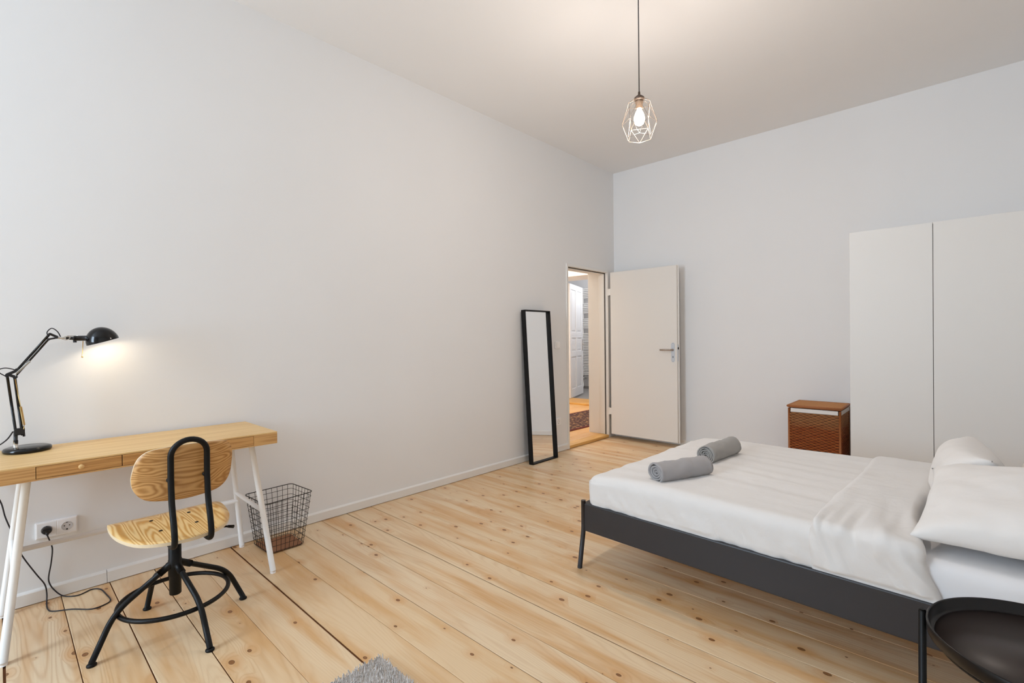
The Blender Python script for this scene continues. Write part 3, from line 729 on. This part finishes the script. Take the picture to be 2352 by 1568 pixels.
w = MB(); w.tube([c(.80, -4.80, .425), c(.87, -4.722, .424)], .0045, 8); w.tube([c(.865, -4.727, .424), c(.885, -4.711, .424)], [.006, .0075], 10); w.build('height_lever', M_blackm, CH)
bo = [(-5.071, 0.705), (-5.067, 0.737), (-5.057, 0.776), (-5.040, 0.802), (-5.010, 0.819), (-4.952, 0.827), (-4.892, 0.829), (-4.798, 0.826), (-4.745, 0.817), (-4.722, 0.798), (-4.711, 0.765), (-4.712, 0.720), (-4.719, 0.672), (-4.736, 0.637), (-4.768, 0.614), (-4.813, 0.606), (-4.895, 0.601), (-4.978, 0.607), (-5.023, 0.617), (-5.050, 0.639), (-5.066, 0.67)]
bo = [(p.x, p.y) for p in spline([(y, z, 0) for y, z in bo], 4, True)]
def back_mesh():
    bm = bmesh.new(); nr = 8; th = .010; cy, cz = -4.890, .716
    def xf(y, z): return .918-1.35*(y-cy)**2+.10*(z-cz)
    edge = {}; n = len(bo)
    for s_ in (0, 1):
        cv = bm.verts.new(c(xf(cy, cz)-th*s_, cy, cz)); rings = []
        for j in range(1, nr+1):
            q = j/nr; rings.append([bm.verts.new(c(xf(cy+(y-cy)*q, cz+(z-cz)*q)-th*s_, cy+(y-cy)*q, cz+(z-cz)*q)) for y, z in bo])
        for k in range(n):
            bm.faces.new((cv, rings[0][k], rings[0][(k+1) % n])).smooth = True
            for j in range(nr-1): bm.faces.new((rings[j][k], rings[j+1][k], rings[j+1][(k+1) % n], rings[j][(k+1) % n])).smooth = True
        edge[s_] = rings[-1]
    for k in range(n):
        fc = bm.faces.new((edge[0][k], edge[1][k], edge[1][(k+1) % n], edge[0][(k+1) % n])); fc.material_index = 1
    bmesh.ops.recalc_face_normals(bm, faces=bm.faces[:]); return bm
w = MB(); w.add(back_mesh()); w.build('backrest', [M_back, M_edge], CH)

# ------------------------------------------------------------------ wire waste basket
BK = thing('waste_basket', 'rectangular black wire waste basket on the floor under the desk end', 'basket', (.197, -4.250, 0))
def rrect(A, B_, Cc, Dd, z, rr=.03, n=5):
    """rounded quad through four corners"""
    P4 = [Vector((*p, z)) for p in (A, B_, Cc, Dd)]; out = []
    for i in range(4):
        p0, p1, p2 = P4[i-1], P4[i], P4[(i+1) % 4]
        s0 = p1+(p0-p1).normalized()*rr; s1 = p1+(p2-p1).normalized()*rr
        for k in range(n+1):
            t_ = k/n; out.append((1-t_)**2*s0+2*t_*(1-t_)*p1+t_*t_*s1)
    return out
bot4 = [(-.118, -.112), (.112, -.104), (.117, .103), (-.108, .112)]
top4 = [(-.128, -.156), (.165, -.138), (.125, .156), (-.148, .136)]
HB = .318
def quad(tt): return [tuple(a*(1-tt)+b_*tt for a, b_ in zip(p, q_)) for p, q_ in zip(bot4, top4)]
w = MB(); w.tube(rrect(*top4, HB), .0026, 8, closed=True); w.build('rim', M_wire, BK)
for k in range(9):
    tt = .02+k/9.0; w = MB(); w.tube(rrect(*quad(tt), .006+tt*(HB-.006), .026), .0014, 6, closed=True); w.build('wire_ring', M_wire, BK)
for e_ in range(4):
    n = 8 if e_ % 2 else 7
    for k in range(n):
        q_ = (k+.5)/n; q_ = .09+.82*k/(n-1)
        a, b_ = [Vector(p) for p in (quad(0)[e_], quad(0)[(e_+1) % 4])]; lo_ = a.lerp(b_, q_)
        a, b_ = [Vector(p) for p in (quad(1)[e_], quad(1)[(e_+1) % 4])]; hi_ = a.lerp(b_, q_)
        inn_ = lo_*.93
        w = MB(); w.tube([(inn_.x, inn_.y, .004), (lo_.x, lo_.y, .016), (hi_.x, hi_.y, HB)], .0014, 6); w.build('upright_wire', M_wire, BK)
w = MB(); q4 = [tuple(v*.95 for v in p) for p in bot4]; w.prism([(v.x, v.y) for v in rrect(*q4, 0, .025)], .006, .011); w.build('base_plate', M_plate, BK)

# ------------------------------------------------------------------ hamper
HM = thing('laundry_hamper', 'tall brown wicker laundry hamper with lid between bed and wardrobe', 'hamper', (2.298, -.26, 0))
hx, hy, zb, zt = .198, .205, .0, .600
w = MB(); w.box(-hx+.012, hx-.012, -hy+.012, hy-.012, .01, zt-.01); w.build('inner_body', M_wickd, HM)
def weave(w, hx, hy, z0, z1, pitch, step=.0135, amp=.0050, rr=.0047):
    per = []; 
    L4 = [(-hx, -hy), (hx, -hy), (hx, hy), (-hx, hy)]
    for i in range(4):
        a, b_ = Vector(L4[i]), Vector(L4[(i+1) % 4]); n = int((b_-a).length/step)
        nn = Vector(((b_-a).y, -(b_-a).x)).normalized()
        for k in range(n): per.append((a.lerp(b_, k/n), nn, k))
    rows = int((z1-z0)/pitch)
    for rI in range(rows):
        z = z0+pitch*(rI+.5); pts = []
        for i, (p, nn, k) in enumerate(per):
            s_ = amp if ((i//2+rI) % 2) else -amp
            q = p+nn*s_; pts.append((q.x, q.y, z))
        w.tube(pts, rr, 4, closed=True, flat=.92)
    return per
w = MB(); weave(w, hx-.004, hy-.004, .01, zt-.040, .0122); o = w.build('woven_body', M_wick, HM); o['kind'] = 'stuff'
for sx in (-1, 1):
    for sy in (-1, 1):
        w = MB(); w.tube([(sx*(hx-.002), sy*(hy-.002), 0), (sx*(hx-.002), sy*(hy-.002), zt-.005)], .0095, 10); w.build('corner_post', M_wickb, HM)
w = MB()
for s_ in (-1, 1):
    w.tube([(-hx, s_*(hy+.002), .015), (hx, s_*(hy+.002), .015)], .009, 8); w.tube([(s_*(hx+.002), -hy, .015), (s_*(hx+.002), hy, .015)], .009, 8)
w.build('bottom_border', M_wickb, HM)
w = MB()
for (a, b_) in (((-hx+.016, -hy-.003), (hx-.016, -hy-.003)), ((-hx+.016, hy+.003), (hx-.016, hy+.003))):
    w.box(a[0], b_[0], a[1]-.002, a[1]+.004, zt-.039, zt-.004, .0015)
for sx in (-1, 1): w.box(sx*(hx+.003)-.003, sx*(hx+.003)+.003, -hy+.016, hy-.016, zt-.039, zt-.004, .0015)
w.build('cloth_liner', M_liner, HM)
w = MB(); w.box(-hx-.008, hx+.008, -hy-.010, hy+.004, zt+.002, zt+.014, .003)
LD = w.build('lid', M_wickb, HM)
w = MB()
for k in range(30):
    y = -hy+(2*hy-.01)*k/29; pts = [(-hx+2*hx*i/30, y, zt+.017+(.003 if (i//2+k) % 2 else -.001)) for i in range(31)]
    w.tube(pts, .0055, 5)
o = w.build('lid_weave', M_wickt if 'M_wickt' in globals() else simple('rattan_lid', '#bb8350', .55, bump=.3, bscale=80), LD); o['kind'] = 'stuff'
w = MB(); zz = zt+.016
w.tube([(-hx-.007, -hy-.009, zz), (hx+.007, -hy-.009, zz), (hx+.007, hy+.003, zz), (-hx-.007, hy+.003, zz)], .0105, 8, closed=True); w.build('lid_border', M_wickb, LD)

# ------------------------------------------------------------------ wardrobe
WD = thing('wardrobe', 'tall plain white wardrobe with flush doors against the back wall', 'wardrobe', (3.37, -.31, 0))
wx = lambda x: x-3.37
wy = lambda y: y+.31
w = MB(); w.box(wx(2.590), wx(4.150), wy(-.578), wy(-.005), 0, 2.098, .001, 1); w.build('carcass', M_cab, WD)
for a, b_ in ((2.587, 3.1055), (3.109, 3.628), (3.6315, 4.15)):
    w = MB(); w.box(wx(a), wx(b_), wy(-.600), wy(-.580), .055, 2.098, .001, 1); dr = w.build('door', M_cab, WD)
w = MB(); w.box(wx(3.1045), wx(3.110), wy(-.5795), wy(-.5785), .055, 2.09); w.box(wx(3.627), wx(3.632), wy(-.5795), wy(-.5785), .055, 2.09); w.build('door_gap', simple('gap_brown', '#2a1c18', .9), WD)

# ------------------------------------------------------------------ bed (local x along the bed, y across)
BR = math.radians(-2.2); PIV = (1.746, -3.250, 0)
BD = thing('bed', 'anthracite metal double bed frame with slim splayed legs', 'bed', PIV, BR)
BL, BW = 2.12, 1.455
def plate_rail(w, a, b_, out, z0, z1):
    pass
for y, s_ in ((0, 1), (BW, -1)):
    w = MB(); w.box(.018, BL-.018, y-.003*0, y+.020*s_ if s_ > 0 else y, .203, .352, .004, 2) if s_ > 0 else w.box(.018, BL-.018, y-.020, y, .203, .352, .004, 2)
    w.build('side_rail', M_bed, BD)
    w = MB()
    if s_ > 0: w.box(.02, BL-.02, y+.001, y+.045, .342, .353, .003, 2)
    else: w.box(.02, BL-.02, y-.045, y-.001, .342, .353, .003, 2)
    w.build('rail_lip', M_bed, BD)
for x in (0, BL-.02):
    w = MB(); w.box(x, x+.02, .012, BW-.012, .203, .352, .004, 2); w.build('end_rail', M_bed, BD)
for x, s1 in ((0.008, -1), (BL-.008, 1)):
    for y, s2 in ((0.006, -1), (BW-.006, 1)):
        top = .366 if s1 < 0 else .98
        w = MB(); w.tube(fillet([(x, y, top), (x, y, .21), (x+.012*s1, y+.022*s2, 0)], .02, 4), [.0125], 14) if False else w.tube(fillet([(x, y, top), (x, y, .21), (x+.012*s1, y+.022*s2, 0)], .02, 4), .0125, 14)
        w.build('leg', M_bed, BD)
w = MB(); w.box(BL-.012, BL+.004, .012, BW-.012, .55, .96, .004, 2); w.build('headboard', M_bed, BD)
for k in range(14):
    x = .10+.145*k
    w = MB(); w.box(x, x+.07, .03, BW-.03, .29, .302, .002, 1); w.build('slat', M_knob, BD)
w = MB(); w.box(.02, BL-.02, BW/2-.02, BW/2+.02, .24, .289, .003); w.build('centre_beam', M_bed, BD)
w = MB(); w.tube([(BL/2, BW/2, .245), (BL/2, BW/2, 0)], .014, 12); w.build('centre_leg', M_bed, BD)

def soft_box(x0, x1, y0, y1, z0, z1, rr, nx, ny, nz, fn=None):
    """rounded cushion-like box with wrinkles; rr=(top radius, side radius)"""
    bm = bmesh.new()
    idx = {}
    def key(i, j, k): return (i, j, k)
    def V(i, j, k):
        if (i, j, k) in idx: return idx[(i, j, k)]
        p = Vector((x0+(x1-x0)*i/nx, y0+(y1-y0)*j/ny, z0+(z1-z0)*k/nz))
        q = Vector((min(max(p.x, x0+rr), x1-rr), min(max(p.y, y0+rr), y1-rr), min(max(p.z, z0+min(rr, (z1-z0)*.45)), z1-min(rr, (z1-z0)*.45))))
        d = p-q; rz = min(rr, (z1-z0)*.45)
        dn = Vector((d.x/rr, d.y/rr, d.z/rz)); 
        if dn.length > 1e-6:
            mx = max(abs(dn.x), abs(dn.y), abs(dn.z)); dn = dn.normalized()*mx
            p = q+Vector((dn.x*rr, dn.y*rr, dn.z*rz))
        n_ = Vector((d.x/rr, d.y/rr, d.z/rz)); n_ = n_.normalized() if n_.length > 1e-6 else Vector((0, 0, 1))
        if fn: p = fn(p, n_)
        idx[(i, j, k)] = bm.verts.new(p); return idx[(i, j, k)]
    def F(*a): 
        fc = bm.faces.new(a); fc.smooth = True
    for i in range(nx):
        for j in range(ny):
            F(V(i, j, nz), V(i+1, j, nz), V(i+1, j+1, nz), V(i, j+1, nz)); F(V(i, j, 0), V(i, j+1, 0), V(i+1, j+1, 0), V(i+1, j, 0))
    for i in range(nx):
        for k in range(nz):
            F(V(i, 0, k), V(i+1, 0, k), V(i+1, 0, k+1), V(i, 0, k+1)); F(V(i, ny, k), V(i, ny, k+1), V(i+1, ny, k+1), V(i+1, ny, k))
    for j in range(ny):
        for k in range(nz):
            F(V(0, j, k), V(0, j, k+1), V(0, j+1, k+1), V(0, j+1, k)); F(V(nx, j, k), V(nx, j+1, k), V(nx, j+1, k+1), V(nx, j, k+1))
    return bm
nz_ = lambda x, y, z: noise.noise(Vector((x, y, z)))
MT = MB(); MT.add(soft_box(.045, BL-.04, .045, BW-.045, .303, .478, .045, 60, 40, 8, lambda p, n: p+n*.003*nz_(p.x*3, p.y*3, p.z*3)))
t = MT.build('mattress', M_sheet, None, PIV, (0, 0, BR)); tag(t, 'thick mattress in a smooth white fitted sheet on the dark bed', 'mattress')
def duvet_fn(p, n):
    side = max(0, -n.y); foot = max(0, -n.x)
    w_ = .010*nz_(p.x*2.2, p.y*2.2, 1.3)+.006*nz_(p.x*1.5+p.y*6, p.y*9, 2.1)
    w_ += side*(.009*nz_(p.x*9, p.z*5, 4.2)+.009*nz_(p.x*24+p.z*16, p.z*9, 7.0)*(1 if p.z < .43 else .4))+foot*(.010*nz_(p.y*8, p.z*5, 3.3))
    q = p+n*w_
    if p.z < .40: q.z += .008*nz_(p.x*7, p.y*7, 9.0)
    if q.z < .372: q.y = max(q.y, .009)
    # rounded, sagging foot end
    e = max(0, .30-p.x)/.30; q.z -= .020*e*e*(1 if n.z > .3 else .3)
    return q
w = MB(); w.add(soft_box(.020, 1.24, .006, BW-.004, .322, .520, .055, 170, 150, 22, duvet_fn))
DUV = t = w.build('duvet', M_duvet, None, PIV, (0, 0, BR)); tag(t, 'white duvet spread over the bed with its head end folded back', 'duvet')
def fold_fn(p, n):
    side = max(0, -n.y)
    w_ = .010*nz_(p.x*5, p.y*2.5, 11.3)+.005*nz_(p.x*12, p.y*6, 2.7)
    near = max(0, .55-p.y)/.55
    w_ += near*(.017*nz_(p.x*17+p.y*3, p.y*2.0+p.z*6, 5.5)+.011*nz_(p.x*34+p.z*10, p.y*4+p.z*9, 8.5))
    q = p+n*w_
    q.x += .05*(p.z < .47)*(.47-p.z)/.1*(1 if p.x > 1.25 else .25)*(p.y < .3)
    q.x += .035*near*(1 if p.x > 1.25 else 0)
    q.x += .012*nz_(p.y*7, p.z*7, 3.9)*(abs(n.x))
    if q.z < .372: q.y = max(q.y, .008)
    return q
w = MB(); w.add(soft_box(1.085, 1.385, -.006, BW-.03, .322, .540, .040, 60, 170, 26, fold_fn))
t = w.build('folded_band', M_duvet, DUV); tag(t, 'folded back, creased band of the duvet in front of the pillows')

def pillow(name, label, loc, rot, sx, sy, th, seed, group='white pillows at the head of the bed'):
    bm = bmesh.new(); n = 44
    top, bot = {}, {}
    for i in range(n+1):
        for j in range(n+1):
            u_, v_ = 2*i/n-1, 2*j/n-1
            pinch = 1-.09*(1-abs(u_*v_)**1.5)*(max(abs(u_), abs(v_))**4)
            x, y = u_*sx/2*(1-.07*(1-v_*v_)*0-.06*(1-abs(v_)**3)*abs(u_)**6), v_*sy/2*(1-.06*(1-abs(u_)**3)*abs(v_)**6)
            h_ = th/2*((1-abs(u_)**2.6)*(1-abs(v_)**2.6))**.42
            wr = .010*nz_(x*6+seed, y*6, seed)+.006*nz_(x*15, y*15+seed, seed*2)
            edge = max(abs(u_), abs(v_)); wr2 = wr*(1 if edge < 1 else 0)+.008*(edge**6)*nz_(x*22+seed, y*22, 4)*(edge < 1)
            sag = .022*nz_(x*2.5+seed*3, y*2.5, 1)
            top[i, j] = bm.verts.new((x, y, h_+wr2+sag))
            bot[i, j] = top[i, j] if i in (0, n) or j in (0, n) else bm.verts.new((x, y, -h_*.8+wr2*.5+sag))
    for i in range(n):
        for j in range(n):
            a = bm.faces.new((top[i, j], top[i+1, j], top[i+1, j+1], top[i, j+1])); a.smooth = True
            q = (bot[i, j], bot[i, j+1], bot[i+1, j+1], bot[i+1, j])
            try: bm.faces.new(q).smooth = True
            except ValueError: pass
    w = MB(); w.add(bm); o = w.build(name, M_pillow); o.location = loc; o.rotation_euler = rot
    return tag(o, label, 'pillow', group)
pillow('pillow', 'large white pillow nearest the camera, overlapping the folded duvet', (3.525, -2.935, .622), (math.radians(12), math.radians(-4), math.radians(-5)), .76, .62, .19, 1.7)
pillow('pillow', 'white pillow standing on edge behind the large front pillow', (3.29, -2.33, .575), (math.radians(3), math.radians(-72), math.radians(2)), .32, .56, .27, 4.1)
pillow('pillow', 'white pillow at the right picture edge, behind the other pillows', (3.62, -2.10, .650), (math.radians(0), math.radians(-55), math.radians(-4)), .48, .60, .18, 6.3)

# rolled towels
def towel(label, p0, p1, rad, turns, M_, seed):
    p0, p1 = Vector(p0), Vector(p1); L_ = (p1-p0).length
    ang = math.atan2(p1.y-p0.y, p1.x-p0.x)
    th = rad/(turns+.35); nS = int(turns*30); nl = 26
    bm = bmesh.new()
    def spiral(s_, l):
        a = 2*PI*turns*s_; rr = th*.4+(rad-th*.5)*s_
        sq = 1+.05*math.sin(2*a+seed)
        return a, rr*sq
    def pt(s_, l, off):
        a, rr = spiral(s_, l)
        y = l*L_; core = 1-s_
        ex = (core*.012)*(math.cos(PI*l))               # inner layers tucked in or out at the ends
        wr = .0042*nz_(l*6+seed, a*1.1, s_*3)+.0016*nz_(l*18, a*3+seed, 2)
        rr2 = rr+off+wr*(1.5*s_+.3)
        x_ = rr2*math.cos(a)*1.06; z_ = rr2*math.sin(a)
        if z_ < 0: z_ *= .86
        bulge = .006*math.sin(PI*l)
        return Vector((L_*l+ex, x_*(1+bulge*4), z_*(1+bulge*4)+rad*.87))
    g = {}
    for i in range(nS+1):
        s_ = i/nS
        for j in range(nl+1):
            l = j/nl
            for k, off in ((0, th*.30), (1, -th*.30)): g[i, j, k] = bm.verts.new(pt(s_, l, off))
    for i in range(nS):
        for j in range(nl):
            bm.faces.new((g[i, j, 0], g[i+1, j, 0], g[i+1, j+1, 0], g[i, j+1, 0])).smooth = True
            bm.faces.new((g[i, j, 1], g[i, j+1, 1], g[i+1, j+1, 1], g[i+1, j, 1])).smooth = True
        for j in (0, nl): bm.faces.new((g[i, j, 0], g[i, j, 1], g[i+1, j, 1], g[i+1, j, 0])).smooth = True
    for i in (0, nS):
        for j in range(nl): bm.faces.new((g[i, j, 0], g[i, j+1, 0], g[i, j+1, 1], g[i, j, 1])).smooth = True
    bmesh.ops.recalc_face_normals(bm, faces=bm.faces[:])
    w = MB(); w.add(bm); o = w.build('towel', M_); o.location = p0; o.rotation_euler = (0, 0, ang)
    return tag(o, label, 'towel', 'rolled grey towels on the duvet')
towel('rolled grey towel nearer the camera, loosely rolled, on the white duvet', (2.125, -3.145, .514), (2.255, -2.825, .514), .054, 3.70, M_towel, 1.0)
towel('rolled grey towel further back, tight spiral end, on the white duvet', (2.175, -2.625, .516), (2.205, -2.255, .516), .055, 4.72, M_towel2, 5.0)

# ------------------------------------------------------------------ tray table
TB = thing('tray_table', 'round black metal tray table in front of the bed at the lower right', 'table', (3.432, -3.792, 0))
TR = .228
w = MB(); w.lathe([(0, .503), (TR-.012, .503), (TR-.004, .506), (TR-.002, .530), (TR+.001, .533), (TR+.003, .530), (TR+.001, .503), (TR-.006, .497), (0, .497)], seg=96); TY = w.build('tray', M_tray, TB)
w = MB(); w.lathe([(0, .5032), (TR-.014, .5032), (TR-.014, .5045), (0, .5045)], seg=96); w.build('tray_floor', M_trayin, TY)
w = MB(); w.tube([((TR-.02)*math.cos(2*PI*k/64), (TR-.02)*math.sin(2*PI*k/64), .489) for k in range(64)], .0065, 8, closed=True); w.build('support_ring', M_black, TB)
for an in (175.5, 265, 355, 85):
    a = math.radians(an); q = TR+.0115
    w = MB(); w.tube([(q*math.cos(a), q*math.sin(a), 0), (q*math.cos(a), q*math.sin(a), .527), (q*math.cos(a), q*math.sin(a), .532)], [.0085, .0085, .006], 16); w.build('leg', M_black, TB)
w = MB()
for an in (175.5, 265):
    a = math.radians(an); w.tube([((TR+.01)*math.cos(a), (TR+.01)*math.sin(a), .06), (-(TR+.01)*math.cos(a), -(TR+.01)*math.sin(a), .06)], .005, 8)
w.build('cross_bar', M_black, TB)

# ------------------------------------------------------------------ grey shag rug
RG = thing('shag_rug', 'light grey shag rug whose corner shows at the bottom edge', 'rug', (2.2, -4.95, 0))
w = MB(); w.box(-.595, .60, -.545, .545, .0015, .008, .002, 1); w.build('rug_backing', M_pile, RG)
rr_ = random.Random(5); w = MB()
yy = -.54
while yy < .54:
    xx = -.595
    while xx < .60:
        near = (xx < -.1 and yy > .0)
        if near or (int((xx+1)*250)+int((yy+1)*250)) % 3 == 0:
            px, py = xx+rr_.uniform(-.004, .004), yy+rr_.uniform(-.004, .004)
            h_ = rr_.uniform(.018, .028); dx, dy = rr_.uniform(-.010, .010), rr_.uniform(-.010, .010); rad_ = .0026 if near else .005
            w.tube([(px, py, .006), (px+dx*.6, py+dy*.6, h_*.6), (px+dx*.9-.002, py+dy, h_)], [rad_*.8, rad_, rad_*.6], 4, caps=True)
        xx += .0075
    yy += .0075
o = w.build('pile', M_pile, RG); o['kind'] = 'stuff'
